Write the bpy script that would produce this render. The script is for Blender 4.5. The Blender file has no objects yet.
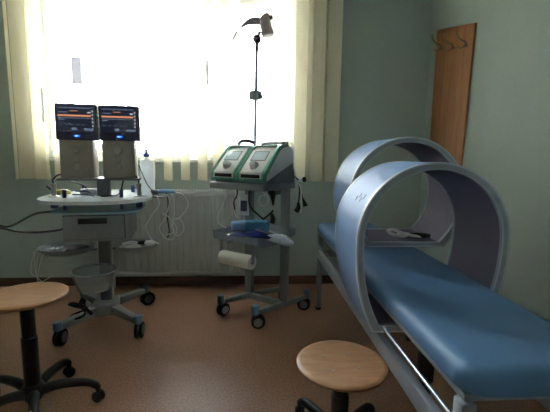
import bpy, bmesh, math, random
from mathutils import Vector, Matrix, Euler
random.seed(7)
C = bpy.context.scene.collection
PI = math.pi
R = math.radians

# ------------------------------------------------------------------ materials
def lin(c):
    return tuple((x / 12.92 if x <= .04045 else ((x + .055) / 1.055) ** 2.4) for x in c)

def mat(name, col, rough=.5, metal=0., noise=0., nscale=30., bump=0., bscale=200., spec=.5, coat=0.):
    m = bpy.data.materials.new(name)
    m.use_nodes = True
    nt = m.node_tree
    b = nt.nodes['Principled BSDF']
    b.inputs['Roughness'].default_value = rough
    b.inputs['Metallic'].default_value = metal
    b.inputs['Specular IOR Level'].default_value = spec
    if coat:
        b.inputs['Coat Weight'].default_value = coat
        b.inputs['Coat Roughness'].default_value = .15
    c = lin(col)
    tc = nt.nodes.new('ShaderNodeTexCoord')
    nz = nt.nodes.new('ShaderNodeTexNoise')
    nz.inputs['Scale'].default_value = nscale
    nz.inputs['Detail'].default_value = 4
    nt.links.new(tc.outputs['Object'], nz.inputs['Vector'])
    rp = nt.nodes.new('ShaderNodeValToRGB')
    k = noise
    rp.color_ramp.elements[0].position = .3
    rp.color_ramp.elements[1].position = .7
    rp.color_ramp.elements[0].color = tuple(max(0, x * (1 - k)) for x in c) + (1,)
    rp.color_ramp.elements[1].color = tuple(min(1, x * (1 + k)) for x in c) + (1,)
    nt.links.new(nz.outputs['Fac'], rp.inputs['Fac'])
    nt.links.new(rp.outputs['Color'], b.inputs['Base Color'])
    if bump:
        n2 = nt.nodes.new('ShaderNodeTexNoise')
        n2.inputs['Scale'].default_value = bscale
        nt.links.new(tc.outputs['Object'], n2.inputs['Vector'])
        bp = nt.nodes.new('ShaderNodeBump')
        bp.inputs['Strength'].default_value = bump
        bp.inputs['Distance'].default_value = .002
        nt.links.new(n2.outputs['Fac'], bp.inputs['Height'])
        nt.links.new(bp.outputs['Normal'], b.inputs['Normal'])
    return m

def emit(name, col, s):
    m = bpy.data.materials.new(name); m.use_nodes = True
    b = m.node_tree.nodes['Principled BSDF']
    c = lin(col) + (1,)
    b.inputs['Base Color'].default_value = (.01, .01, .012, 1)
    b.inputs['Roughness'].default_value = .3
    b.inputs['Emission Color'].default_value = c
    b.inputs['Emission Strength'].default_value = s
    return m

def wood(name, dark, light, stretch=(14, 14, 1.2), scale=3., rough=.4, coat=0.):
    m = mat(name, light, rough, coat=coat)
    nt = m.node_tree
    nz = [n for n in nt.nodes if n.type == 'TEX_NOISE'][0]
    tc = [n for n in nt.nodes if n.type == 'TEX_COORD'][0]
    mp = nt.nodes.new('ShaderNodeMapping')
    mp.inputs['Scale'].default_value = stretch
    nt.links.new(tc.outputs['Object'], mp.inputs['Vector'])
    nt.links.new(mp.outputs['Vector'], nz.inputs['Vector'])
    nz.inputs['Scale'].default_value = scale
    nz.inputs['Distortion'].default_value = .6
    rp = [n for n in nt.nodes if n.type == 'VALTORGB'][0]
    rp.color_ramp.elements[0].color = lin(dark) + (1,)
    rp.color_ramp.elements[1].color = lin(light) + (1,)
    return m

def clear(name, col, alpha, rough=.15):
    """thin clear plastic: part transparent, part ordinary surface"""
    m = mat(name, col, rough)
    m.node_tree.nodes['Principled BSDF'].inputs['Alpha'].default_value = alpha
    return m

M = {}
M['wall'] = mat('pale_green_wall_paint', (.675, .725, .705), .75, noise=.03, nscale=3, bump=.15, bscale=250)
M['ceiling'] = mat('white_ceiling_paint', (.86, .87, .85), .8, noise=.01)
M['baseboard'] = mat('brown_skirting', (.36, .23, .17), .45, noise=.1)
M['white_frame'] = mat('white_window_plastic', (.90, .90, .88), .35, noise=.01)
M['radiator'] = mat('radiator_enamel', (.72, .73, .72), .4, noise=.015)
M['facade'] = mat('white_render', (.88, .87, .86), .8, noise=.04, nscale=2)
M['darkglass'] = mat('far_window_dark', (.062, .058, .08), .7, noise=.1, spec=.02)
M['ground'] = mat('yard_paving', (.55, .54, .52), .9, noise=.1, nscale=2)
M['vinyl'] = mat('blue_vinyl', (.32, .465, .62), .52, spec=.4, noise=.04, nscale=6, bump=.12, bscale=500)
M['bedmetal'] = mat('grey_bed_frame_enamel', (.54, .56, .60), .45, noise=.03)
M['chrome'] = mat('chrome', (.52, .55, .60), .3, 1.)
M['steel'] = mat('brushed_steel', (.62, .62, .62), .3, 1., noise=.05)
M['bronze'] = mat('aged_brass_hook', (.60, .54, .44), .35, .6, noise=.08)
M['black'] = mat('black_plastic', (.055, .055, .06), .4, noise=.1)
M['rubber'] = mat('dark_rubber', (.09, .09, .10), .65, noise=.1)
M['cable_black'] = mat('black_cable', (.08, .08, .085), .5)
M['cable_white'] = mat('pale_grey_cable', (.86, .87, .88), .4)
M['ring_out'] = mat('ring_blue_grey_shell', (.41, .52, .69), .55, noise=.02, nscale=8)
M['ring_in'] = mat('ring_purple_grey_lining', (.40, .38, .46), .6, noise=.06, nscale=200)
M['ring_rim'] = mat('ring_light_grey_rim', (.60, .63, .68), .35, noise=.02)
M['ring_edge'] = mat('ring_pale_edge_trim', (.74, .77, .82), .3)
M['seat'] = wood('stool_beech_ply', (.62, .44, .30), (.70, .52, .37), (3, 14, 3), 2.5, .38)
M['rackwood'] = wood('beech_panel', (.58, .38, .25), (.67, .46, .31), (10, 10, .8), 3., .45)
M['trolley'] = mat('trolley_grey_enamel', (.52, .54, .55), .45, noise=.03)
M['trolley_dark'] = mat('trolley_column_grey', (.40, .41, .44), .4, noise=.03)
M['blue_grey'] = mat('blue_grey_plastic', (.42, .50, .60), .4, noise=.03)
M['plate'] = mat('white_top_plate', (.84, .87, .90), .22, noise=.01)
M['blueglass'] = mat('pale_blue_plate', (.62, .76, .84), .15, noise=.02)
M['bluepost'] = mat('blue_post', (.20, .26, .50), .35)
M['unit_body'] = mat('unit_grey_body', (.62, .59, .55), .5, noise=.02)
M['unit_dial'] = mat('unit_grey_dial', (.64, .62, .59), .4)
M['bezel'] = mat('unit_charcoal_housing', (.27, .27, .36), .4, noise=.04)
M['screen'] = emit('lit_dark_screen', (.13, .15, .22), 0.035)
M['scr_orange'] = emit('lit_orange_bar', (.88, .58, .42), 0.05)
M['scr_text'] = emit('lit_grey_text', (.50, .58, .68), 0.03)
M['scr_icon'] = emit('lit_white_icon', (.80, .82, .84), 0.04)
M['scr_blue'] = emit('lit_blue_emblem', (.05, .38, 1.0), 0.08)
M['scr_cyan'] = emit('lit_cyan_emblem', (.60, .85, 1.0), 0.1)
M['bottle'] = None
M['bluecap'] = mat('blue_cap', (.10, .18, .55), .35)
M['yellow'] = mat('yellow_pad', (.80, .75, .48), .5, noise=.05)
M['white_pl'] = mat('white_plastic', (.86, .87, .88), .35, noise=.01)
M['green'] = mat('sea_green_shell', (.37, .60, .54), .4, noise=.03)
M['dev_grey'] = mat('device_grey_side', (.86, .87, .89), .45, noise=.02)
M['dev_face'] = mat('device_silver_face', (.86, .87, .87), .4, noise=.02)
M['dev_slot'] = mat('device_black_slot', (.05, .05, .07), .3)
M['lcd'] = mat('grey_lcd', (.76, .83, .87), .12, noise=.02)
M['dialdark'] = mat('device_dial', (.66, .67, .70), .35)
M['tray'] = clear('clear_tray_plastic', (.66, .69, .74), .72, .2)
M['sponge'] = mat('light_blue_sponge', (.36, .60, .75), .9, noise=.12, nscale=60, bump=.5, bscale=160)
M['sponge2'] = mat('pale_blue_sponge', (.50, .64, .82), .9, noise=.1, nscale=60, bump=.5, bscale=160)
M['bluebag'] = mat('shiny_dark_blue_foil', (.11, .15, .36), .2, noise=.2, nscale=20, bump=.8, bscale=30)
M['paper'] = mat('white_paper', (.88, .86, .84), .85, noise=.02, bump=.3, bscale=80)
M['card'] = mat('roll_cardboard', (.30, .25, .22), .8)
M['probe'] = mat('probe_grey_beige', (.60, .56, .56), .5, noise=.03)
M['pole'] = mat('pole_blue_grey', (.80, .79, .90), .35, noise=.03)
M['clampdk'] = mat('clamp_dark', (.44, .43, .48), .45, noise=.05)
M['basket'] = clear('smoky_basket_plastic', (.70, .72, .72), .38, .3)
M['foil'] = mat('clear_foil_bag', (.84, .87, .93), .15, noise=.2, nscale=40, bump=.9, bscale=40)
M['outlet'] = mat('outlet_white', (.85, .85, .83), .4)

# floor: speckled orange-brown linoleum
def floor_mat():
    m = mat('speckled_brown_linoleum', (.60, .455, .385), .42, noise=.10, nscale=1.6, bump=.1, bscale=120, spec=.45)
    nt = m.node_tree
    b = nt.nodes['Principled BSDF']
    rp = [n for n in nt.nodes if n.type == 'VALTORGB'][0]
    tc = [n for n in nt.nodes if n.type == 'TEX_COORD'][0]
    vo = nt.nodes.new('ShaderNodeTexNoise')
    vo.inputs['Scale'].default_value = 90
    vo.inputs['Detail'].default_value = 6
    nt.links.new(tc.outputs['Object'], vo.inputs['Vector'])
    r2 = nt.nodes.new('ShaderNodeValToRGB')
    r2.color_ramp.elements[0].position = .35; r2.color_ramp.elements[0].color = (.62, .60, .58, 1)
    r2.color_ramp.elements[1].position = .62; r2.color_ramp.elements[1].color = (1.12, 1.1, 1.1, 1)
    nt.links.new(vo.outputs['Fac'], r2.inputs['Fac'])
    mx = nt.nodes.new('ShaderNodeMix'); mx.data_type = 'RGBA'; mx.blend_type = 'MULTIPLY'
    mx.inputs['Factor'].default_value = .8
    nt.links.new(rp.outputs['Color'], mx.inputs['A'])
    nt.links.new(r2.outputs['Color'], mx.inputs['B'])
    nt.links.new(mx.outputs['Result'], b.inputs['Base Color'])
    return m
M['floor'] = floor_mat()

def blind_mat():
    m = bpy.data.materials.new('cream_blind_fabric'); m.use_nodes = True
    nt = m.node_tree; nt.nodes.clear()
    out = nt.nodes.new('ShaderNodeOutputMaterial')
    df = nt.nodes.new('ShaderNodeBsdfDiffuse'); tr = nt.nodes.new('ShaderNodeBsdfTranslucent')
    tc = nt.nodes.new('ShaderNodeTexCoord'); mp = nt.nodes.new('ShaderNodeMapping')
    mp.inputs['Scale'].default_value = (300, 300, 8)
    nz = nt.nodes.new('ShaderNodeTexNoise'); nz.inputs['Scale'].default_value = 1
    rp = nt.nodes.new('ShaderNodeValToRGB')
    rp.color_ramp.elements[0].color = lin((.90, .87, .78)) + (1,)
    rp.color_ramp.elements[1].color = lin((.95, .93, .86)) + (1,)
    nt.links.new(tc.outputs['Object'], mp.inputs['Vector']); nt.links.new(mp.outputs['Vector'], nz.inputs['Vector'])
    nt.links.new(nz.outputs['Fac'], rp.inputs['Fac'])
    for s in (df, tr): nt.links.new(rp.outputs['Color'], s.inputs['Color'])
    mx = nt.nodes.new('ShaderNodeMixShader'); mx.inputs[0].default_value = .36
    nt.links.new(df.outputs[0], mx.inputs[1]); nt.links.new(tr.outputs[0], mx.inputs[2])
    nt.links.new(mx.outputs[0], out.inputs['Surface'])
    return m
M['blind'] = blind_mat()

def milky(name, c, t):
    m = bpy.data.materials.new(name); m.use_nodes = True
    nt = m.node_tree; nt.nodes.clear()
    out = nt.nodes.new('ShaderNodeOutputMaterial')
    df = nt.nodes.new('ShaderNodeBsdfPrincipled'); tr = nt.nodes.new('ShaderNodeBsdfTranslucent')
    df.inputs['Base Color'].default_value = lin(c) + (1,); df.inputs['Roughness'].default_value = .35
    tr.inputs['Color'].default_value = lin(c) + (1,)
    mx = nt.nodes.new('ShaderNodeMixShader'); mx.inputs[0].default_value = t
    nt.links.new(df.outputs[0], mx.inputs[1]); nt.links.new(tr.outputs[0], mx.inputs[2])
    nt.links.new(mx.outputs[0], out.inputs['Surface'])
    return m
M['bottle'] = milky('milky_bottle_plastic', (.93, .94, .95), .45)

def glass_mat():
    m = bpy.data.materials.new('window_pane_glass'); m.use_nodes = True
    nt = m.node_tree; nt.nodes.clear()
    out = nt.nodes.new('ShaderNodeOutputMaterial')
    t = nt.nodes.new('ShaderNodeBsdfTransparent'); g = nt.nodes.new('ShaderNodeBsdfGlossy')
    g.inputs['Roughness'].default_value = .02
    t.inputs['Color'].default_value = (.96, .98, .97, 1)
    fr = nt.nodes.new('ShaderNodeFresnel'); fr.inputs['IOR'].default_value = 1.45
    mx = nt.nodes.new('ShaderNodeMixShader')
    nt.links.new(fr.outputs[0], mx.inputs[0]); nt.links.new(t.outputs[0], mx.inputs[1]); nt.links.new(g.outputs[0], mx.inputs[2])
    nt.links.new(mx.outputs[0], out.inputs['Surface'])
    return m
M['glass'] = glass_mat()

# ------------------------------------------------------------------ mesh builder
def smooth_path(pts, n=6):
    P = [Vector(p) for p in pts]
    if len(P) < 3: return P
    out = []
    for i in range(len(P) - 1):
        p0 = P[i - 1] if i else P[0] * 2 - P[1]
        p1, p2 = P[i], P[i + 1]
        p3 = P[i + 2] if i + 2 < len(P) else P[-1] * 2 - P[-2]
        for k in range(n):
            t = k / n
            out.append(.5 * ((2 * p1) + (p2 - p0) * t + (2 * p0 - 5 * p1 + 4 * p2 - p3) * t * t + (3 * p1 - p0 - 3 * p2 + p3) * t ** 3))
    out.append(P[-1])
    return out

class MB:
    def __init__(self):
        self.bm = bmesh.new()

    def _merge(self, b2, mtx=None):
        if mtx is not None: bmesh.ops.transform(b2, matrix=mtx, verts=b2.verts)
        me = bpy.data.meshes.new('tmp'); b2.to_mesh(me); b2.free()
        self.bm.from_mesh(me); bpy.data.meshes.remove(me)
        return self

    def box(self, x0, y0, z0, x1, y1, z1, bev=0., seg=2, mtx=None):
        b = bmesh.new(); bmesh.ops.create_cube(b, size=1)
        sx, sy, sz = x1 - x0, y1 - y0, z1 - z0
        bmesh.ops.transform(b, matrix=Matrix.Translation(((x0 + x1) / 2, (y0 + y1) / 2, (z0 + z1) / 2)) @ Matrix.Diagonal((sx, sy, sz, 1)), verts=b.verts)
        if bev:
            bev = min(bev, .49 * min(abs(sx), abs(sy), abs(sz)))
            bmesh.ops.bevel(b, geom=b.edges[:], offset=bev, segments=seg, affect='EDGES', profile=.5)
        return self._merge(b, mtx)

    def beam(self, p0, p1, w, h, bev=.003, w1=None, h1=None):
        """rectangular bar from p0 to p1, h upright, may taper"""
        p0, p1 = Vector(p0), Vector(p1)
        d = (p1 - p0); L = d.length; d.normalize()
        side = d.cross(Vector((0, 0, 1)))
        if side.length < 1e-4: side = Vector((1, 0, 0))
        side.normalize(); up = side.cross(d).normalized()
        w1 = w if w1 is None else w1; h1 = h if h1 is None else h1
        b = bmesh.new()
        vs = []
        for p, ww, hh in ((p0, w, h), (p1, w1, h1)):
            for sx, sz in ((-1, -1), (1, -1), (1, 1), (-1, 1)):
                vs.append(b.verts.new(p + side * sx * ww / 2 + up * sz * hh / 2))
        for f in ((3, 2, 1, 0), (4, 5, 6, 7), (0, 1, 5, 4), (1, 2, 6, 5), (2, 3, 7, 6), (3, 0, 4, 7)):
            b.faces.new([vs[i] for i in f])
        if bev: bmesh.ops.bevel(b, geom=b.edges[:], offset=bev, segments=2, affect='EDGES', profile=.5)
        return self._merge(b)

    def tube(self, pts, r, n=10, smooth=0, radii=None):
        P = smooth_path(pts, smooth) if smooth else [Vector(p) for p in pts]
        m = len(P)
        if radii is None: rr = [r] * m
        else:
            rr = []
            for i in range(m):
                t = i / (m - 1) * (len(radii) - 1); k = min(int(t), len(radii) - 2); rr.append(radii[k] + (radii[k + 1] - radii[k]) * (t - k))
        b = bmesh.new(); rings = []
        t0 = (P[1] - P[0]).normalized()
        nrm = t0.orthogonal().normalized()
        for i, p in enumerate(P):
            t = ((P[min(i + 1, m - 1)] - P[max(i - 1, 0)])).normalized()
            nrm = (nrm - t * nrm.dot(t))
            if nrm.length < 1e-6: nrm = t.orthogonal()
            nrm.normalize(); bn = t.cross(nrm)
            rings.append([b.verts.new(p + (nrm * math.cos(2 * PI * k / n) + bn * math.sin(2 * PI * k / n)) * rr[i]) for k in range(n)])
        for i in range(m - 1):
            for k in range(n):
                b.faces.new((rings[i][k], rings[i][(k + 1) % n], rings[i + 1][(k + 1) % n], rings[i + 1][k]))
        b.faces.new(rings[0][::-1]); b.faces.new(rings[-1])
        return self._merge(b)

    def lathe(self, prof, n=32, mtx=None, sx=1., sy=1.):
        b = bmesh.new(); rings = []
        for r, z in prof:
            if r < 1e-6: rings.append([b.verts.new((0, 0, z))])
            else: rings.append([b.verts.new((r * sx * math.cos(2 * PI * k / n), r * sy * math.sin(2 * PI * k / n), z)) for k in range(n)])
        for a, c in zip(rings[:-1], rings[1:]):
            if len(a) == 1 and len(c) == 1: continue
            for k in range(n):
                k2 = (k + 1) % n
                if len(a) == 1: b.faces.new((a[0], c[k2], c[k]))
                elif len(c) == 1: b.faces.new((a[k], a[k2], c[0]))
                else: b.faces.new((a[k], a[k2], c[k2], c[k]))
        bmesh.ops.recalc_face_normals(b, faces=b.faces[:])
        return self._merge(b, mtx)

    def cyl(self, p0, p1, r, n=20, r1=None, bev=0.):
        p0, p1 = Vector(p0), Vector(p1); d = p1 - p0; L = d.length
        q = Vector((0, 0, 1)).rotation_difference(d.normalized()).to_matrix().to_4x4()
        r1 = r if r1 is None else r1
        if bev: prof = [(0, 0), (r - bev, 0), (r, bev), (r1, L - bev), (r1 - bev, L), (0, L)]
        else: prof = [(0, 0), (r, 0), (r1, L), (0, L)]
        return self.lathe(prof, n, Matrix.Translation(p0) @ q)

    def prism(self, outline, d0, d1, mtx=None, bev=0., seg=2):
        """outline (u,v) extruded along the third axis: x=u, z=v, y=d0..d1"""
        b = bmesh.new(); n = len(outline)
        A = [b.verts.new((u, d0, v)) for u, v in outline]; B = [b.verts.new((u, d1, v)) for u, v in outline]
        fa = b.faces.new(A); fb = b.faces.new(B[::-1])
        for k in range(n): b.faces.new((A[k], B[k], B[(k + 1) % n], A[(k + 1) % n]))
        bmesh.ops.recalc_face_normals(b, faces=b.faces[:])
        if bev:
            es = set(fa.edges[:]) | set(fb.edges[:])
            bmesh.ops.bevel(b, geom=list(es), offset=bev, segments=seg, affect='EDGES', profile=.5)
        return self._merge(b, mtx)

    def slab(self, outline, z0, z1, bev=0., seg=3):
        """flat outline in x,y between two heights"""
        b = bmesh.new(); n = len(outline)
        A = [b.verts.new((u, v, z0)) for u, v in outline]; B = [b.verts.new((u, v, z1)) for u, v in outline]
        fa = b.faces.new(A[::-1]); fb = b.faces.new(B)
        for k in range(n): b.faces.new((A[k], A[(k + 1) % n], B[(k + 1) % n], B[k]))
        if bev:
            es = set(fa.edges[:]) | set(fb.edges[:])
            bmesh.ops.bevel(b, geom=list(es), offset=bev, segments=seg, affect='EDGES', profile=.5)
        return self._merge(b)

    def band(self, out, inn, y0, y1):
        """closed ring between two outlines (x,z), y0..y1"""
        b = bmesh.new(); n = len(out)
        v = [[b.verts.new((u, y, w)) for u, w in o] for o in (out, inn) for y in (y0, y1)]
        o0, o1, i0, i1 = v
        for k in range(n):
            j = (k + 1) % n
            b.faces.new((o0[k], o0[j], o1[j], o1[k])); b.faces.new((i0[j], i0[k], i1[k], i1[j]))
            b.faces.new((o0[j], o0[k], i0[k], i0[j])); b.faces.new((o1[k], o1[j], i1[j], i1[k]))
        bmesh.ops.recalc_face_normals(b, faces=b.faces[:])
        return self._merge(b)

    def build(self, name, m, parent=None, angle=35, loc=None):
        me = bpy.data.meshes.new(name)
        self.bm.to_mesh(me); self.bm.free()
        me.polygons.foreach_set('use_smooth', [True] * len(me.polygons))
        me.set_sharp_from_angle(angle=R(angle))
        o = bpy.data.objects.new(name, me); C.objects.link(o)
        me.materials.append(m)
        if parent: o.parent = parent
        if loc: o.location = loc
        return o

def empty(name, loc=(0, 0, 0), rz=0.):
    o = bpy.data.objects.new(name, None); C.objects.link(o)
    o.location = loc; o.rotation_euler = (0, 0, rz); o.empty_display_size = .1
    return o

def tag(o, label=None, cat=None, group=None, kind=None):
    if label: o['label'] = label
    if cat: o['category'] = cat
    if group: o['group'] = group
    if kind: o['kind'] = kind
    return o

def struct(o): o['kind'] = 'structure'; return o

def rrect(x0, y0, x1, y1, r, n=6):
    out = []
    for cx, cy, a in ((x1 - r, y1 - r, 0), (x0 + r, y1 - r, 90), (x0 + r, y0 + r, 180), (x1 - r, y0 + r, 270)):
        for k in range(n + 1):
            t = R(a + 90 * k / n); out.append((cx + r * math.cos(t), cy + r * math.sin(t)))
    return out

def copy_tree(o, parent=None):
    c = o.copy(); C.objects.link(c); c.parent = parent
    for ch in list(o.children): copy_tree(ch, c)
    return c

# ------------------------------------------------------------------ camera
F_PX, CAM_H = 370., 1.25
yc = Vector((-23., 49., F_PX)).normalized()
zc = Vector((35., (23 * 35 + F_PX ** 2) / 49., -F_PX)).normalized()
xc = yc.cross(zc)
if xc.x < 0: xc = -xc
# columns: camera right / up / back expressed in the world
right = Vector((xc[0], yc[0], zc[0])); up = Vector((xc[1], yc[1], zc[1])); fwd = Vector((xc[2], yc[2], zc[2]))
cam = bpy.data.cameras.new('camera'); co = bpy.data.objects.new('camera', cam); C.objects.link(co)
mw = Matrix.Identity(4)
for i in range(3): mw[i][0], mw[i][1], mw[i][2] = right[i], up[i], -fwd[i]
mw[0][3], mw[1][3], mw[2][3] = 0, 0, CAM_H
co.matrix_world = mw
cam.sensor_width = 36; cam.sensor_fit = 'HORIZONTAL'; cam.lens = 36 * F_PX / 550
cam.clip_start = .05; cam.clip_end = 200
bpy.context.scene.camera = co

# ------------------------------------------------------------------ room
YB = 3.55
XL, YF, ZC = -2.75, -1.7, 3.05
WX, WA = 1.665, R(8)                 # right wall leaves the corner slightly splayed
wdir = Vector((math.sin(WA), -math.cos(WA), 0)); wn = Vector((-math.cos(WA), -math.sin(WA), 0))
wend = Vector((WX, YB, 0)) + wdir * 5.35
WIN = (-1.96, .42, 1.225, 2.80)      # opening x0,x1,z0,z1
T = .32

fl = [(XL, YF), (wend.x, YF), (WX, YB), (XL, YB)]
struct(MB().slab(fl, -.1, 0).build('floor', M['floor']))
struct(MB().slab([(XL - .2, YF - .2), (wend.x + .3, YF - .2), (WX + .3, YB + .2), (XL - .2, YB + .2)], ZC, ZC + .15).build('ceiling', M['ceiling']))
b = MB()
b.box(XL - .2, YB, -.1, WIN[0], YB + T, ZC); b.box(WIN[1], YB, -.1, WX + .4, YB + T, ZC)
b.box(WIN[0], YB, -.1, WIN[1], YB + T, WIN[2]); b.box(WIN[0], YB, WIN[3], WIN[1], YB + T, ZC)
struct(b.build('wall_back', M['wall']))
struct(MB().box(XL - .2, YF, -.1, XL, YB, ZC).build('wall_left', M['wall']))
struct(MB().box(XL - .2, YF - .2, -.1, wend.x + .3, YF, ZC).build('wall_front', M['wall']))
w0 = Vector((WX, YB, 0))
q = [w0, wend, wend - wn * .2, w0 - wn * .2]
struct(MB().slab([(p.x, p.y) for p in q][::-1], -.1, ZC).build('wall_right', M['wall']))
struct(MB().box(XL, YB - .014, 0, WX - .012, YB, .085, .004).build('baseboard_back', M['baseboard']))
q = [w0 + wn * .0, wend, wend + wn * .014, w0 + wn * .014]
struct(MB().slab([(p.x, p.y) for p in q], 0, .085, .003).build('baseboard_right', M['baseboard']))
struct(MB().box(XL, YF, 0, XL + .014, YB - .015, .085, .004).build('baseboard_left', M['baseboard']))

# window: frame, mullion, two sashes with panes, inner sill
wf = MB()
x0, x1, z0, z1 = WIN
wy0, wy1 = YB + .14, YB + .21
wf.box(x0, wy0, z0, x0 + .05, wy1, z1, .006); wf.box(x1 - .07, wy0, z0, x1, wy1, z1, .006)
wf.box(x0 + .05, wy0, z0, x1 - .07, wy1, z0 + .06, .006); wf.box(x0 + .05, wy0, z1 - .07, x1 - .07, wy1, z1, .006)
MUL = -.27
wf.box(MUL - .04, wy0, z0 + .06, MUL + .04, wy1, z1 - .07, .006)
win = struct(wf.build('window_1', M['white_frame']))
for a, c in ((x0 + .05, MUL - .04), (MUL + .04, x1 - .07)):
    s = MB()
    s.box(a + .003, wy0 - .02, z0 + .062, a + .055, wy0 + .04, z1 - .073, .008); s.box(c - .07, wy0 - .02, z0 + .062, c - .003, wy0 + .04, z1 - .073, .008)
    s.box(a + .055, wy0 - .02, z0 + .062, c - .07, wy0 + .04, z0 + .135, .008); s.box(a + .055, wy0 - .02, z1 - .143, c - .07, wy0 + .04, z1 - .073, .008)
    so = s.build('sash', M['white_frame'], win)
    MB().box(a + .045, wy0 + .01, z0 + .125, c - .06, wy0 + .016, z1 - .13).build('pane', M['glass'], so)
struct(MB().box(x0 - .12, YB - .05, z0 - .032, x1 + .08, YB + .135, z0 - .002, .006).build('trim_1', M['white_frame']))

# ------------------------------------------------------------------ outside
struct(MB().box(-30, YB + T, -4.2, 30, 40, -4.0).build('ground_outside', M['ground']))
fb = MB(); FY = 15.
fac = empty('apartment_building', (0, FY, -4))
MB().box(-16, 0, 0, 11, 8, 12.5).build('wall', M['facade'], fac)
MB().box(-16.3, -.3, 12.5, 11.3, 8.3, 12.8, .02).build('roof', M['facade'], fac)
for (ax, bx, az, bz) in ((-6.9, -6.42, 3.9, 4.9), (-6.24, -5.98, 3.93, 4.9), (-5.52, -5.33, 4.72, 4.98), (-1.92, -1.68, 3.95, 4.93)):
    # dark casements seen between the slats
    wo = MB().box(ax, -.03, az + 4, bx, .02, bz + 4, .01).build('window', M['darkglass'], fac)
    wv = MB()
    wv.box(ax - .07, -.06, az + 3.93, ax, .01, bz + 4.07); wv.box(bx, -.06, az + 3.93, bx + .07, .01, bz + 4.07)
    wv.box(ax, -.06, bz + 4, bx, .01, bz + 4.07); wv.box(ax - .05, -.12, az + 3.9, bx + .05, .01, az + 3.99)
    wv.build('window_frame', M['white_frame'], wo)
tag(fac, 'white rendered building across the yard, glaring behind the blind', 'building')

# ------------------------------------------------------------------ vertical blind
bl = empty('vertical_blind', (0, YB - .105, 0))
MB().box(-2.2, -.03, 2.815, .90, .03, 2.86, .004).build('headrail', M['white_frame'], bl)
SL = [(7, 5, -1), (15.5, 13.5, 1), (25.5, 7, -1), (31, 9, 1), (38, 9, -1), (48.5, 12, -1)] + [(p, 0, 0) for p in (64, 85, 106, 124.5, 142.5, 160.5, 178.5, 196.5, 213, 229)] + \
     [(269, 14, -1), (285.5, 13.5, 1), (300, 11.5, -1), (309.5, 9, 1), (318.5, 11.5, -1), (325.5, 8, 1), (335, 13.5, -1)]
for i, (px, wpx, sg) in enumerate(SL):
    X = -2.147 + .00862 * px
    a = R(-38 + random.uniform(-4, 4)) if not sg else math.acos(wpx / 14.7) * sg
    wd = .127; zb = 1.03 + random.uniform(-.006, .006)
    s = MB(); bm = s.bm; rows = []
    for z in (zb, zb + .02, 2.815):
        row = []
        for k in range(7):
            u = (k / 6 - .5) * wd; bow = .006 * (1 - (2 * k / 6 - 1) ** 2)
            row.append(bm.verts.new((u, bow, z)))
        rows.append(row)
    for r0, r1 in zip(rows[:-1], rows[1:]):
        for k in range(6): bm.faces.new((r0[k], r0[k + 1], r1[k + 1], r1[k]))
    o = s.build('slat', M['blind'], bl)
    o.location = (X, .03 if sg > 0 else random.uniform(-.004, .004), 0); o.rotation_euler = (0, 0, a)
cw = MB(); wx = -2.147 + .00862 * 41.5
cw.tube([(wx, -.075, 2.8), (wx, -.075, 1.8)], .0022, 6)
cw.lathe([(0, 0), (.009, .004), (.012, .03), (.011, .27), (.006, .3), (0, .3)], 14, Matrix.Translation((wx, -.075, 1.52)))
cw.build('cord_weight', M['bottle'], bl)
tag(bl, 'cream vertical slat blind hanging across the bright window', 'blind')

# ------------------------------------------------------------------ radiator
rd = empty('radiator', (0, YB, 0))
RX0, RX1, RZ0, RZ1 = -1.42, .02, .125, .93
pn = MB()
N = 22; pts = []
for k in range(N):
    u0 = RX0 + (RX1 - RX0) * k / N; p = (RX1 - RX0) / N
    pts += [(u0, -.108), (u0 + p * .34, -.108), (u0 + p * .44, -.120), (u0 + p * .90, -.120)]
pts.append((RX1, -.108))
pn.slab([(x, y) for x, y in pts] + [(RX1, -.096), (RX0, -.096)], RZ0 + .045, RZ1 - .045)
pn.box(RX0, -.118, RZ0, RX1, -.096, RZ0 + .045, .008); pn.box(RX0, -.118, RZ1 - .045, RX1, -.096, RZ1, .008)
pn.build('front_panel', M['radiator'], rd, 25)
MB().box(RX0 + .005, -.052, RZ0, RX1 - .005, -.035, RZ1, .006).build('rear_panel', M['radiator'], rd)
g = MB(); g.box(RX0, -.118, RZ1, RX1, -.036, RZ1 + .006, .002)
for k in range(48):
    xx = RX0 + .02 + k * (RX1 - RX0 - .04) / 48; g.box(xx, -.108, RZ1 + .005, xx + .012, -.046, RZ1 + .011)
g.build('top_grille', M['radiator'], rd)
for xx in (RX0 - .004, RX1): MB().box(xx, -.118, RZ0, xx + .004, -.036, RZ1 + .006, .001).build('side_panel', M['radiator'], rd)
for xx in (RX0 + .2, RX1 - .2): MB().box(xx - .015, -.036, RZ0 + .1, xx + .015, -.001, RZ1 - .1).build('bracket', M['radiator'], rd)
pp = MB(); pp.tube([(RX0 + .06, -.07, RZ0 + .01), (RX0 + .06, -.07, .0)], .011); pp.tube([(RX0 + .12, -.07, RZ0 + .01), (RX0 + .12, -.07, .0)], .011)
pp.build('pipe', M['radiator'], rd)
tag(rd, 'white ribbed panel radiator under the window', 'radiator')

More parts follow.
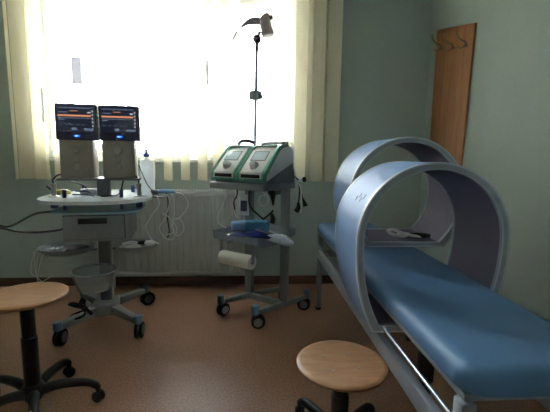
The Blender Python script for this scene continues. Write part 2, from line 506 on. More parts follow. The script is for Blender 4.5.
# ------------------------------------------------------------------ coat rack on the right wall
rk = empty('coat_rack', w0)
rk.rotation_euler = (0, 0, math.atan2(wdir.y, wdir.x))   # local x runs along the wall to the viewer, local -y into the room
def bez(cx, cy, r, a0, a1, n=6): return [(cx + r * math.cos(R(a0 + (a1 - a0) * k / n)), cy + r * math.sin(R(a0 + (a1 - a0) * k / n))) for k in range(n + 1)]
ol = [(.132, 2.405), (.132, 1.03)] + bez(.182, 1.03, .05, 180, 270) + bez(.515, 1.03, .05, 270, 360) + [(.612, 2.308)]
MB().prism(ol, -.024, -.002, None, .003).build('panel', M['rackwood'], rk)
for u, zz in ((.205, 2.222), (.365, 2.185), (.525, 2.160)):
    h = MB()
    h.box(u - .028, -.031, zz - .012, u + .028, -.024, zz + .012, .003)
    h.cyl((u, -.03, zz + .004), (u, -.045, zz + .004), .007, 12)
    hk = h.build('hook', M['bronze'], rk)
    MB().tube([(u, -.028, zz + .03), (u - .004, -.055, zz + .038), (u - .014, -.085, zz + .062), (u - .024, -.10, zz + .098), (u - .028, -.10, zz + .118)], .007, 8, 5, radii=[.010, .009, .0075, .0065, .009]).build('upper_prong', M['bronze'], hk)
    MB().tube([(u, -.03, zz + .03), (u, -.026, zz)], .008, 8).build('hook_stem', M['bronze'], hk)
    for s in (-1, 1):
        MB().tube([(u + s * .012, -.03, zz), (u + s * .03, -.045, zz - .012), (u + s * .042, -.058, zz - .002), (u + s * .044, -.06, zz + .014)], .005, 8, 4).build('lower_prong', M['bronze'], hk)
tag(rk, 'tall beech wood coat rack panel with three hooks on the right wall', 'coat rack')

# ------------------------------------------------------------------ treatment couch
BW = .47; BS = .0; BX = .534; BY0 = .815; BL = 2.18
ba = -math.atan(BS)
bed = empty('treatment_couch', (BX + BS * BY0 + BW / 2, BY0, 0), ba)
hw = BW / 2
mt_ = MB(); bm = mt_.bm; rows = []
for z, off in ((.655, .010), (.660, .003), (.668, 0), (.695, .001), (.708, .006), (.718, .015), (.7245, .028), (.7275, .045), (.7285, .070)):
    rows.append([bm.verts.new((u, v, z)) for u, v in rrect(-hw + off, off, hw - off, BL - off, .075 - off * .8, 8)])
for r0, r1 in zip(rows[:-1], rows[1:]):
    for k in range(len(r0)): bm.faces.new((r0[k], r0[(k + 1) % len(r0)], r1[(k + 1) % len(r0)], r1[k]))
bm.faces.new(rows[0][::-1]); bm.faces.new(rows[-1])
mt_.build('mattress', M['vinyl'], bed, 60)
fr = MB(); fr.box(-hw + .012, .03, .632, hw - .012, BL - .03, .654, .004)
fr.build('mattress_board', M['bedmetal'], bed)
for s in (-1, 1):
    MB().box(s * (hw - .018) - .016, .06, .440, s * (hw - .018) + .016, BL - .085, .508, .004).build('side_beam', M['bedmetal'], bed)
    for (a, c) in ((.06, .60), (1.09, BL - .085)):
        MB().cyl((s * (hw - .012), a, .558), (s * (hw - .012), c, .558), .0068, 14).build('rail', M['chrome'], bed)
    for yy in (.04, BL - .075):
        lg = MB().box(s * (hw - .022) - .021, yy - .022, .02, s * (hw - .022) + .021, yy + .022, .632, .006).build('leg', M['bedmetal'], bed)
        MB().cyl((s * (hw - .022), yy, 0), (s * (hw - .022), yy, .022), .026, 18, bev=.004).build('foot', M['black'], lg)
for yy in (.04, BL - .075):
    MB().box(-hw + .04, yy - .014, .45, hw - .04, yy + .014, .50, .004).build('cross_beam', M['bedmetal'], bed)
for yy in (.42, 1.3):
    MB().box(-hw + .02, yy - .015, .60, hw - .02, yy + .015, .632, .003).build('cross_bar', M['black'], bed)
lp = MB(); lp.box(-.15, .40, .44, -.105, .445, .60, .004); lp.box(-.145, .405, .02, -.11, .44, .45, .004); lp.box(-.2, .34, 0, -.055, .505, .022, .006)
lp.build('lift_column', M['black'], bed)
tag(bed, 'long blue padded treatment couch on a grey metal frame', 'treatment couch')

# magnetic coil rings
def ring_outline(Rr, cx, zc_, zbase, low, off=0., n=96):
    """round above the centre; below it the sides draw in to a flat base"""
    out = []; d = zc_ - zbase
    for k in range(49):
        t = PI * k / 48; out.append((cx + (Rr - off) * math.cos(t), zc_ + (Rr - off) * math.sin(t)))
    dd = d - off
    def w(f): return (Rr * (1 - low * f ** 2.4)) - off
    m = 16
    for k in range(1, m + 1): f = k / m; out.append((cx - w(f), zc_ - dd * f))
    for k in range(1, 8):
        out.append((cx - w(1) + 2 * w(1) * k / 8, zc_ - dd))
    for k in range(m, 0, -1): f = k / m; out.append((cx + w(f), zc_ - dd * f))
    return out

def coil(name, loc, Rr, zc_, zbase, low, depth, label, flare=1.):
    r = empty(name, (loc[0], loc[1], zbase), ba)
    z = zc_ - zbase
    A = ring_outline(Rr, 0, z, 0, low); B_ = ring_outline(Rr, 0, z, 0, low, .014); D = ring_outline(Rr, 0, z, 0, low, .030)
    A2 = ring_outline(Rr, 0, z, 0, low, .001); D2 = ring_outline(Rr, 0, z, 0, low, .029)
    e = .022
    MB().band(A2, B_, e, depth - e).build('outer_shell', M['ring_out'], r, 40)
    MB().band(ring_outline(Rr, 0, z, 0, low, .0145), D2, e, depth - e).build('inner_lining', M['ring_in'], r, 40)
    for y0, y1, dy in ((0, e, .003), (depth - e, depth, depth - .003)):
        rim = MB().band(A, D, y0, y1).build('rim', M['ring_rim'], r, 40)
        P = ring_outline(Rr, 0, z, 0, low, .004)
        t = MB(); t.tube([(x, dy, w) for x, w in P] + [(P[0][0], dy, P[0][1])], .005, 8)
        t.build('edge_trim', M['ring_edge'], rim, 60)
        P = ring_outline(Rr, 0, z, 0, low, .028)
        t = MB(); t.tube([(x, dy, w) for x, w in P] + [(P[0][0], dy, P[0][1])], .0035, 8)
        t.build('edge_trim', M['ring_edge'], rim, 60)
    return tag(r, label, 'magnetic coil ring')

rn = coil('magnetic_coil_ring', (.765, 1.475), .330, .908, .5085, .25, .40, 'larger blue grey coil ring passing around the couch, nearest the viewer')
rf = coil('magnetic_coil_ring', (.912, 2.10), .348, 1.028, .7295, .32, .42, 'blue grey coil ring with flat base standing on the couch, farther one by the corner')
# faint emblem printed on the near ring's flank
em = MB()
for k, (t0, dy) in enumerate(((146, .10), (149, .13), (146, .16), (149, .19))):
    for j in range(3):
        t = R(t0 + j * 1.3)
        mt = Matrix.Translation(((.3302) * math.cos(t), dy, .908 - .5085 + .3302 * math.sin(t))) @ Matrix.Rotation(PI / 2 - t, 4, 'Y')
        em.box(-.004, -.010, -.001, .004, .010, .001, 0, 1, mt)
em.build('emblem', mat('ring_print', (.47, .57, .73), .55), rn)

# cord left lying in the far ring
cd = empty('coil_cord', (.975, 2.24, .762))
MB().tube([(-.03, .06, .006), (.0, .0, .012), (-.04, -.045, .012), (-.10, -.03, .02), (-.115, .02, .034), (-.07, .045, .038), (-.02, .01, .022), (.03, -.02, .012), (.08, -.035, .01)], .0095, 8, 6).build('cord', M['white_pl'], cd)
MB().tube([(-.06, -.02, .01), (-.02, .03, .02), (.04, .04, .012), (.07, .0, .012)], .006, 8, 6).build('cord_loop', M['white_pl'], cd)
pg = MB(); pg.tube([(.02, -.01, .016), (.06, -.02, .018), (.10, -.035, .016), (.135, -.03, .014)], .014, 12, 4, radii=[.008, .015, .017, .012]); pg.tube([(.03, .02, .012), (.08, .015, .014), (.12, .02, .012)], .01, 10, 4)
pg.build('plug', M['black'], cd)
tag(cd, 'white coiled cord with black plug lying inside the farther coil ring', 'cord')

# ------------------------------------------------------------------ stools
def stool(loc, seat_z, a0, label, Rs=.178, bolts=True, tilt=(0, 0)):
    r = empty('stool', loc)
    s = MB().lathe([(0, -.022), (Rs - .012, -.022), (Rs - .002, -.015), (Rs, -.006), (Rs - .006, -.001), (Rs - .02, .0), (.09, -.004), (0, -.005)], 64)
    so = s.build('seat', M['seat'], r, 40, (0, 0, seat_z)); so.rotation_euler = (R(tilt[0]), R(tilt[1]), 0)
    if bolts:
        for k in range(4):
            t = R(45 + 90 * k + 8)
            MB().lathe([(0, .0), (.006, 0), (.0055, .002), (0, .003)], 12, Matrix.Translation((.075 * math.cos(t), .075 * math.sin(t), -.004))).build('bolt', M['steel'], so)
    MB().box(-.07, -.07, seat_z - .034, .07, .07, seat_z - .023, .004).build('seat_plate', M['black'], r)
    cz = .12
    MB().lathe([(0, cz), (.036, cz), (.036, cz + (seat_z - cz) * .55), (.031, cz + (seat_z - cz) * .56), (.031, seat_z - .034), (0, seat_z - .034)], 24).build('column', M['black'], r)
    MB().lathe([(0, .055), (.030, .055), (.045, .075), (.047, .13), (.040, .145), (0, .145)], 24).build('hub', M['black'], r)
    for k in range(5):
        t = R(a0 + 72 * k); c, s_ = math.cos(t), math.sin(t)
        P = [(.03, .10), (.10, .118), (.18, .118), (.245, .108), (.282, .085), (.288, .062)]
        arm = MB().tube([(c * u, s_ * u, w) for u, w in P], .02, 12, 5, radii=[.026, .024, .022, .0205, .018, .012]).build('base_arm', M['black'], r, 50)
        cs = MB()
        cx, cy = c * .288, s_ * .288
        ax = Vector((-s_ * .8 + c * .6, c * .8 + s_ * .6, 0)).normalized()
        for sd in (-1, 1):
            p = Vector((cx, cy, .0275)) + ax * .006 * sd
            cs.cyl(p, p + ax * .016 * sd, .0275, 20, bev=.004)
        cs.cyl((cx, cy, .03), (cx, cy, .068), .009, 12)
        cs.build('caster', M['rubber'], arm)
    return tag(r, label, 'stool')

stool((-1.062, 1.745, 0), .598, 12, 'round wooden stool on black star base at the left edge of the photo', bolts=False)
stool((.362, 1.375, 0), .440, 44, 'low round wooden stool with four bolts, in front of the couch', .180)

# ------------------------------------------------------------------ casters for both trolleys
def caster(name, p, ang, parent, rw=.048, top=.165):
    x, y = p
    r = MB()
    r.lathe([(0, rw * 2 + .002), (.026, rw * 2 + .002), (.029, rw * 2 + .008), (.029, top - .005), (.026, top), (0, top)], 18, Matrix.Translation((x, y, 0)))
    o = r.build('caster', M['blue_grey'], parent)
    c, s = math.cos(ang), math.sin(ang); off = .022
    cx, cy = x + c * off, y + s * off; ax = Vector((-s, c, 0))
    w = MB()
    for sd in (-1, 1):
        q0 = Vector((cx, cy, rw)) + ax * .008 * sd
        w.cyl(q0, q0 + ax * .017 * sd, rw, 28, bev=.006)
    w.build('wheel', M['rubber'], o)
    h = MB()
    for sd in (-1, 1):
        q0 = Vector((cx, cy, rw)) + ax * .0252 * sd
        h.cyl(q0, q0 + ax * .004 * sd, rw * .62, 24)
    h.box(-.007, -.007, rw, .007, .007, rw * 2 + .004, 0, 1, Matrix.Translation((cx - c * .012, cy - s * .012, 0)))
    h.build('wheel_cover', M['trolley'], o)
    return o

# ------------------------------------------------------------------ left trolley
AA = R(9)
ta = empty('equipment_trolley', (-1.075, 2.70, 0), AA)
hubz = .155
MB().box(-.085, -.10, .10, .085, .10, .185, .012).build('base_hub', M['trolley'], ta)
for (cx, cy, wa) in ((-.232, -.30, 80), (.262, -.29, 84), (.235, .31, 30), (-.235, .31, 60)):
    k = .28
    lg = MB().beam((cx * k, cy * k, .145), (cx, cy, .133), .062, .062, .006, .045, .04).build('base_leg', M['trolley'], ta)
    caster('caster', (cx, cy), R(wa), lg, .057, .172)
MB().box(-.036, .0, .185, .044, .07, .681, .006).build('column', M['trolley_dark'], ta)
# cabinet with one drawer
cb = MB(); cx0, cx1, cy0, cy1, cz0, cz1 = -.185, .222, -.26, .10, .684, .868
cb.box(cx0, cy0 + .012, cz0, cx1, cy1, cz1, .006)
cb_ = cb.build('cabinet', M['trolley'], ta)
MB().box(cx0 + .007, cy0 + .0095, cz0 + .017, cx1 - .025, cy0 + .0125, cz1 - .007).build('drawer_gap', M['black'], cb_)
dr = MB().box(cx0 + .012, cy0 - .010, cz0 + .022, cx1 - .030, cy0 + .011, cz1 - .012, .004).build('drawer', M['trolley'], ta)
MB().box(-.085, cy0 - .0125, cz1 - .062, .09, cy0 - .0095, cz1 - .024, .001).build('drawer_handle', M['black'], dr)
# plates with blue posts
def stadium(hx, hy, p=2.8, n=64):
    out = []
    for k in range(n):
        t = 2 * PI * k / n; c, s = math.cos(t), math.sin(t)
        out.append((hx * math.copysign(abs(c) ** (2 / p), c), hy * math.copysign(abs(s) ** (2 / p), s)))
    return out
MB().slab([(x + .0, y) for x, y in stadium(.285, .27, 4)], .868, .880, .003).build('lower_plate', M['blueglass'], ta)
MB().slab([(x - .01, y + .055) for x, y in stadium(.368, .41, 2.7)], .940, .962, .006).build('top_plate', M['plate'], ta)
for px_, py_ in ((-.20, -.12), (.158, -.12), (-.175, .25), (.18, .25)):
    po = MB().cyl((px_, py_, .880), (px_, py_, .939), .013, 16).build('plate_post', M['bluepost'], ta)
    MB().cyl((px_, py_, .9625), (px_, py_, 1.018), .0135, 16, bev=.003).build('post_cap', M['bluepost'], po)
for px_, py_ in ((-.285, -.05), (.27, -.08)):
    hd = MB().lathe([(0, .963), (.034, .963), (.034, .968), (.016, .971), (.015, 1.035), (.0175, 1.037), (.0175, 1.055), (0, 1.056)], 18, Matrix.Translation((px_, py_, 0))).build('socket_post', M['steel'], ta)
    MB().box(px_ - .022, py_ - .02, .885, px_ + .022, py_ + .02, .938, .005).build('socket_housing', M['bluepost'], hd)
MB().box(-.02, -.02, .962, .062, .05, 1.078, .006).build('neck', M['trolley_dark'], ta)
MB().box(-.245, -.12, 1.078, .28, .13, 1.092, .004).build('unit_shelf', M['trolley_dark'], ta)
MB().beam((.33, -.03, .952), (.435, -.03, .952), .05, .012, .003).build('probe_holder', M['trolley'], ta)
# two side dishes on arms
def dish(cx, cy, z, rx, ry, m):
    prof = [(0, 0), (.80, .0), (.93, .012), (1.0, .034), (1.03, .036), (1.02, .03), (.95, .008), (.82, -.008), (0, -.008)]
    b = MB(); b.lathe(prof, 40, Matrix.Translation((cx, cy, z)), rx, ry)
    # wall heights stay as given
    return b.build('side_dish', m, ta, 50)
M['dish'] = mat('grey_dish_plastic', (.55, .57, .59), .35, noise=.03)
d1 = dish(-.222, -.06, .585, .172, .165, M['dish']); d2 = dish(.235, -.05, .585, .15, .15, M['dish'])
MB().beam((-.05, .03, .57), (-.2, -.03, .57), .03, .014).build('dish_arm', M['trolley_dark'], ta)
MB().beam((.06, .03, .57), (.25, -.03, .57), .03, .014).build('dish_arm', M['trolley_dark'], ta)
# lower smoky basket in front of the column
bk = MB().lathe([(0, 0), (.10, 0), (.108, .006), (.140, .125), (.148, .128), (.148, .134), (.136, .13), (.104, .010), (0, .006)], 40, Matrix.Translation((-.03, -.17, .335)))
bko = bk.build('cable_basket', M['basket'], ta, 50)
rt = MB(); rt.tube([(-.03 + .146 * math.cos(2 * PI * k / 40), -.17 + .146 * math.sin(2 * PI * k / 40), .468) for k in range(41)], .006, 8); rt.build('basket_rim', M['trolley'], bko, 60)
MB().beam((.0, -.028, .45), (.0, .0, .45), .03, .02).build('basket_bracket', M['trolley_dark'], ta)
tag(ta, 'grey wheeled trolley with drawer and white oval top, carrying two screens', 'trolley')

# two control units
def control_unit():
    u = empty('control_unit')
    MB().box(-.121, -.078, 0, .089, .070, .262, .008).build('body', M['unit_body'], u)
    hs = MB(); hs.box(-.131, -.095, .256, .131, -.03, .494, .010); hs.box(-.10, -.035, .264, .10, .05, .48, .02)
    hs.build('screen_housing', M['bezel'], u)
    y = -.0955
    sc = MB().box(-.112, y - .001, .312, .112, y + .001, .482, .0).build('display', M['screen'], u)
    y2 = y - .002
    MB().box(-.112, y2 - .0005, .410, .092, y2 + .001, .421).build('menu_bar', M['scr_orange'], sc)
    t = MB()
    for k in range(6): t.box(-.105 + k * .034, y2, .462, -.078 + k * .034, y2 + .001, .468)
    t.box(-.10, y2, .434, -.05, y2 + .001, .440); t.box(-.105, y2, .398, .03, y2 + .001, .402); t.box(-.108, y2, .386, -.072, y2 + .001, .393); t.box(.045, y2, .320, .105, y2 + .001, .333); t.box(-.03, y2, .320, .0, y2 + .001, .338)
    t.box(.03, y2, .398, .09, y2 + .001, .401)
    for k in range(5): t.box(-.10 + k * .034, y2, .353, -.09 + k * .034, y2 + .001, .358)
    t.build('text_line', M['scr_text'], sc)
    t = MB()
    for k in range(5): t.box(.097, y2, .345 + k * .024, .106, y2 + .001, .356 + k * .024)
    t.box(.07, y2, .432, .09, y2 + .001, .442)
    t.build('menu_icon', M['scr_icon'], sc)
    t = MB(); t.box(-.036, y2 - .0002, .4445, .012, y2 + .001, .4485); t.build('heading', M['scr_orange'], sc)
    e = MB(); e.box(-.020, y - .001, .276, .018, y + .001, .290, .0005); eo = e.build('emblem', M['scr_blue'], u)
    e = MB(); e.box(-.010, y - .002, .278, -.002, y, .288); e.box(.003, y - .002, .281, .008, y, .286); e.build('emblem_mark', M['scr_cyan'], eo)
    dl = MB(); dl.lathe([(0, 0), (.037, 0), (.037, .004), (.031, .006), (.029, .022), (.025, .025), (0, .024)], 32, Matrix.Translation((-.016, -.0785, .195)) @ Matrix.Rotation(PI / 2, 4, 'X'))
    dl.build('dial', M['unit_dial'], u)
    for zz, rr in ((.128, .019), (.078, .021)):
        MB().lathe([(0, 0), (rr, 0), (rr, .006), (rr - .004, .010), (0, .010)], 24, Matrix.Translation((-.016, -.0785, zz)) @ Matrix.Rotation(PI / 2, 4, 'X')).build('button', M['unit_dial'], u)
    return u
u1 = control_unit()
u2 = copy_tree(u1)
for u, X, Y, dz, lb in ((u1, -1.183, 2.685, 1.0925, 'left control unit with lit touchscreen above grey body on trolley'), (u2, -.919, 2.727, 1.0925, 'right control unit with lit touchscreen beside white bottle on trolley')):
    u.location = (X, Y, dz); u.rotation_euler = (0, 0, AA)
    tag(u, lb, 'therapy unit', 'touchscreen control units on the trolley')

def on_plate(x, y, dz=0.):    # trolley A local -> world
    v = Matrix.Rotation(AA, 4, 'Z') @ Vector((x, y, 0)); return Vector((-1.075 + v.x, 2.70 + v.y, .9625 + dz))

# bottle
p = on_plate(.315, .02)
bt = empty('spray_bottle', p, AA)
MB().slab(rrect(-.052, -.03, .052, .03, .014), 0, .255, .008).build('bottle_body', M['bottle'], bt)
MB().lathe([(.0, .253), (.03, .253), (.014, .272), (.014, .278), (0, .278)], 20).build('bottle_neck', M['bottle'], bt)
MB().lathe([(0, .278), (.020, .278), (.020, .298), (.011, .302), (.008, .328), (.004, .333), (0, .333)], 20).build('cap', M['bluecap'], bt)
tag(bt, 'white plastic bottle with blue cap, standing right of the screens', 'bottle')

# yellow electrode
p = on_plate(-.285, .11)
ye = empty('electrode_pad', p, AA)
MB().lathe([(0, 0), (.05, .002), (.062, .012), (.055, .028), (.03, .038), (0, .040)], 28, None, 1.0, .6).build('pad', M['yellow'], ye)
MB().tube([(-.055, .0, .02), (-.09, .01, .045), (-.10, .0, .06), (-.075, -.03, .06), (-.04, -.05, .02), (0, -.05, .006)], .004, 8, 5).build('lead', M['cable_black'], ye)
tag(ye, 'yellow oval electrode pad lying under the left screen', 'electrode')

# white roll and leads lying under units
p = on_plate(-.09, .05)
wr = empty('bandage_roll', p, AA + R(8))
MB().cyl((-.055, 0, .024), (.055, 0, .024), .024, 24, bev=.005).build('roll', M['white_pl'], wr)
MB().cyl((.0551, 0, .024), (.057, 0, .024), .009, 14).build('core', M['card'], wr)
tag(wr, 'small white roll lying on the trolley top behind the neck', 'bandage roll')
p = on_plate(-.10, -.075)
cl = MB()
cl.tube([(p.x + .07 * math.cos(t * .5) * (1 - .02 * t), p.y + .045 * math.sin(t * .5), p.z + .006 + .0018 * t) for t in range(0, 26)], .0045, 8, 2)
tag(cl.build('cable_coil', M['blue_grey']), 'coiled blue grey lead on the white trolley top', 'cable')

# leads from the units to the socket posts
s1, s2 = on_plate(-.285, -.05, .091), on_plate(.27, -.08, .091)
b1 = on_plate(-.20, .11, .125); b2 = on_plate(.22, .12, .130)
k = MB(); k.tube([s1, s1 + Vector((.0, 0, .03)), s1 + Vector((.03, .04, .06)), b1 + Vector((-.02, -.01, -.025)), b1 + Vector((.04, .04, -.06)), b1 + Vector((.09, .06, -.115))], .005, 8, 6)
tag(k.build('cable', M['cable_black']), 'short black lead plugged into the left socket post of the oval top', 'cable')
k = MB(); k.tube([s2, s2 + Vector((-.005, 0, .03)), s2 + Vector((-.04, .02, .062)), s2 + Vector((-.10, .02, .05)), on_plate(.13, -.03, .02), on_plate(.07, -.06, .006), on_plate(.02, -.09, .006)], .005, 8, 6)
tag(k.build('cable', M['cable_black']), 'arched black lead plugged into the right socket post of the oval top', 'cable')

# mains cables running off to the left
a1 = on_plate(-.31, -.05, -.10)
k = MB(); k.tube([a1, (-1.50, 2.62, .84), (-1.64, 2.60, .765), (-1.74, 2.62, .765), (-1.95, 2.68, .825), (-2.25, 2.76, .85), (-2.735, 2.8, .62)], .008, 8, 6)
tag(k.build('mains_cable', M['cable_black']), 'black cable sagging left from under the oval top, upper at frame edge', 'cable')
k = MB(); k.tube([(-1.235, 2.60, .775), (-1.30, 2.575, .742), (-1.43, 2.55, .728), (-1.56, 2.54, .735), (-1.72, 2.55, .762), (-1.95, 2.60, .735), (-2.25, 2.70, .70), (-2.735, 2.72, .50)], .008, 8, 6)
tag(k.build('mains_cable', M['cable_black']), 'black cable from the drawer cabinet, lower at the left frame edge', 'cable')
so = empty('wall_socket', (XL, 2.76, .56), R(-90))
MB().box(-.11, -.002 - .012, -.11, .11, -.001, .11, .004).build('cover_plate', M['outlet'], so)
tag(so, 'white double mains socket on the left wall', 'socket')

# probe and hanging leads at the right end
p = on_plate(.405, -.03)
pr = empty('ultrasound_probe', p, AA + R(14))
MB().tube([(-.02, 0, .026), (.02, .0, .030), (.07, .0, .028), (.11, 0, .022)], .015, 14, 5, radii=[.012, .018, .017, .009]).build('handle', M['sponge2'], pr)
MB().tube([(-.055, 0, .016), (-.04, 0, .022), (-.015, 0, .026)], .02, 16, 3, radii=[.024, .025, .016]).build('probe_head', M['trolley_dark'], pr)
MB().tube([(.105, 0, .022), (.17, .0, .0), (.20, -.02, -.08), (.14, -.03, -.16), (.07, -.03, -.20), (.09, -.03, -.27), (.03, -.03, -.29)], .004, 8, 6).build('lead', M['cable_white'], pr)
tag(pr, 'grey and pale blue hand probe lying at the right end of the oval top', 'probe')
def hang(pts, r, m, label):
    k = MB(); k.tube([on_plate(x, y, z - .9625) for x, y, z in pts], r, 8, 6)
    tag(k.build('hanging_lead', m), label, 'cable')
hang([(.40, -.02, .972), (.455, -.06, .970), (.475, -.07, .92), (.44, -.06, .80), (.40, -.06, .73), (.43, -.06, .66), (.49, -.06, .64), (.52, -.05, .72), (.47, -.05, .80), (.42, -.05, .84)], .0045, M['cable_white'], 'pale lead looping lowest below the right end of the oval top')
hang([(.39, .05, .972), (.46, .02, .975), (.50, -.02, .95), (.505, -.03, .84), (.49, -.03, .72), (.52, -.03, .66), (.57, -.03, .70), (.55, -.03, .78), (.49, -.04, .80)], .004, M['cable_white'], 'thin pale lead hanging outermost beside the radiator')
hang([(.37, -.10, .972), (.40, -.17, .967), (.41, -.185, .91), (.36, -.17, .84), (.32, -.16, .76), (.35, -.16, .67), (.40, -.15, .63)], .0045, M['cable_white'], 'pale lead dropping in front of the cabinet toward the right dish')
hang([(.40, .0, .985), (.452, -.03, .975), (.462, -.04, .90), (.455, -.04, .80), (.465, -.04, .70), (.45, -.04, .64)], .0045, M['cable_black'], 'dark lead hanging straight down among the pale ones')
# tall lead rising behind bottle to shelf
k = MB(); k.tube([on_plate(.27, -.045, .22), on_plate(.295, -.048, .15), on_plate(.325, -.05, .08), on_plate(.36, -.05, .035), on_plate(.378, -.05, .02)], .0035, 8, 6)
tag(k.build('probe_lead', M['cable_black']), 'thin dark lead slanting in front of the white bottle', 'cable')

# contents of the dishes
def in_dish(x, y, z): v = Matrix.Rotation(AA, 4, 'Z') @ Vector((x, y, 0)); return Vector((-1.075 + v.x, 2.70 + v.y, z))
p = in_dish(-.20, -.03, .586)
pd = MB().lathe([(0, 0), (.11, 0), (.115, .006), (.11, .016), (.06, .02), (0, .018)], 32, None, 1, .8).build('rubber_pad', M['rubber']); pd.location = p
tag(pd, 'dark round rubber pad lying in the left dish', 'pad')
p = in_dish(-.28, -.11, .597)
fb_ = MB(); 
for i in range(4): fb_.box(-.06 + .028 * i, -.035, .004 + .004 * (i % 2), -.036 + .028 * i, .035, .022 + .004 * (i % 2), .006)
fb_.box(-.065, -.04, 0, .065, .04, .01, .004)
o = fb_.build('foil_packet', M['foil']); o.location = p; o.rotation_euler = (0, 0, R(15))
tag(o, 'glinting clear packet at the left rim of the left dish', 'packet')
p = in_dish(.195, -.08, .586)
cc = MB(); cc.tube([(p.x + .075 * math.cos(t * .55) * (.7 + .3 * math.sin(t * 1.3)), p.y + .06 * math.sin(t * .55), p.z + .008 + .0012 * t) for t in range(0, 30)], .006, 8, 2)
tag(cc.build('cable_coil', M['cable_white']), 'pale cable coiled in the right dish', 'cable')
p = in_dish(.25, .02, .592)
o = MB().box(-.045, -.02, .0, .045, .02, .03, .01).build('adapter', M['black']); o.location = p
tag(o, 'small black adapter lying in the right dish', 'adapter')
p = in_dish(.325, -.06, .600)
o = MB().lathe([(0, 0), (.03, .004), (.036, .02), (.028, .034), (0, .038)], 20).build('white_knob', M['white_pl']); o.location = p
tag(o, 'white rounded applicator cap at the right rim of the right dish', 'cap')
# fine wires trailing from the left dish
for k_, (dx, dy) in enumerate(((-.37, -.10), (-.33, -.16), (-.39, -.06), (-.30, -.17))):
    q0 = in_dish(dx + .05, dy + .03, .615); q1 = in_dish(dx - .03, dy - .03, .585); q2 = in_dish(dx - .035 - .01 * k_, dy - .03, .48 - .02 * k_); q3 = in_dish(dx - .02 + .015 * k_, dy - .02, .36 + .03 * k_)
    k = MB(); k.tube([q0, (q0 + q1) / 2 + Vector((0, 0, .02)), q1, q2, q3], .0022, 6, 6)
    tag(k.build('wire', M['cable_white']), 'thin pale wire trailing down from the left dish', 'wire', 'wires trailing from the left dish')
# black cable bundle on the base
k = MB(); c0 = in_dish(-.14, -.20, .20)
k.tube([(c0.x + .05 * math.cos(t * .8), c0.y + .03 * math.sin(t * .8), c0.z + .05 * math.sin(t * .37)) for t in range(0, 24)], .007, 8, 2)
k.tube([c0 + Vector((.02, 0, .05)), c0 + Vector((.07, 0, .0)), c0 + Vector((.09, .01, -.03))], .011, 8, 4)
tag(k.build('cable_bundle', M['cable_black']), 'knotted black cable bundle below the smoky basket', 'cable')

# ------------------------------------------------------------------ right trolley with the two green devices
BA = R(-38); BC = Vector((.115, 2.855, 0))
tb = empty('equipment_trolley', BC, BA)
Mb = Matrix.Translation(BC) @ Matrix.Rotation(BA, 4, 'Z')
def bw(x, y, z): return Mb @ Vector((x, y, z))
c1, c2 = (-.168, .0), (.172, 0.0)
MB().beam((c1[0], 0, .115), (c2[0], 0, .115), .04, .045, .004).build('base_bar', M['trolley'], tb)
for (cx, cy), (qx, qy), wa in (((-.25, -.255), c1, 80), ((.094, -.262), c2, 40), ((.235, .25), c2, 205), ((-.03, .29), c1, 100)):
    lg = MB().beam((qx, qy, .118), (cx, cy, .118), .036, .045, .005, .032, .034).build('base_leg', M['trolley'], tb)
    caster('caster', (cx, cy), R(wa), lg, .052, .175)
MB().box(c1[0] - .034, -.02, .137, c1[0] + .034, .02, 1.02, .005).build('column', M['trolley'], tb)
MB().box(c2[0] - .030, -.018, .137, c2[0] + .034, .018, 1.02, .005).build('column', M['trolley'], tb)
SX0, SX1, SY0, SY1 = -.30, .205, -.325, .10
sh = MB().slab(rrect(SX0, SY0, SX1, SY1, .02), 1.02, 1.062, .006)
sh.build('device_shelf', M['trolley'], tb)
MB().prism([(-.12, 1.02), (.06, 1.02), (.06, .96), (.0, .95)], .13, .19, None, .003).build('shelf_bracket', M['trolley_dark'], tb)
mw_ = Matrix(((0, 1, 0, 0), (1, 0, 0, 0), (0, 0, 1, 0), (0, 0, 0, 1)))
MB().prism([(-.262, 1.063), (.085, 1.063), (.085, 1.211), (-.262, 1.079)], SX0 + .012, SX1 - .012, mw_, .003).build('device_ledge', M['trolley'], tb)
# handle bar across the back edge
hb = MB().cyl((-.30, .128, 1.085), (.25, .128, 1.085), .021, 18, bev=.002).build('push_handle', M['dev_grey'], tb)
MB().cyl((.2505, .128, 1.085), (.265, .128, 1.085), .0205, 18, bev=.003).build('handle_cap', M['black'], hb)
MB().box(-.2, .086, 1.04, -.16, .112, 1.105, .003).build('handle_bracket', M['trolley_dark'], tb)
MB().box(.14, .086, 1.04, .18, .112, 1.105, .003).build('handle_bracket', M['trolley_dark'], tb)
# tray
tx0, tx1, ty0, ty1, tz = -.30, .165, -.30, .19, .632
t = MB(); O = rrect(tx0, ty0, tx1, ty1, .04)
t.slab(O, tz, tz + .006)
I = rrect(tx0 + .004, ty0 + .004, tx1 - .004, ty1 - .004, .037)
bm = t.bm; n = len(O)
va = [bm.verts.new((u, v, tz + .006)) for u, v in O]; vb = [bm.verts.new((u * 1.02, v * 1.02, tz + .055)) for u, v in O]
vc = [bm.verts.new((u * 1.02, v * 1.02, tz + .055)) for u, v in I]; vd = [bm.verts.new((u, v, tz + .006)) for u, v in I]
for A_, B2 in ((va, vb), (vb, vc), (vc, vd)):
    for k in range(n): bm.faces.new((A_[k], A_[(k + 1) % n], B2[(k + 1) % n], B2[k]))
t.build('tray', M['tray'], tb, 50)
MB().box(tx0 + .03, ty0 + .05, tz - .03, tx0 + .06, .0, tz - .001, .003).build('tray_arm', M['trolley'], tb)
MB().beam((c1[0], -.02, tz - .015), (c1[0], ty0 + .03, tz - .015), .03, .025).build('tray_arm', M['trolley'], tb)
MB().beam((c2[0] - .03, -.02, tz - .015), (c2[0] - .03, ty0 + .05, tz - .015), .03, .025).build('tray_arm', M['trolley'], tb)
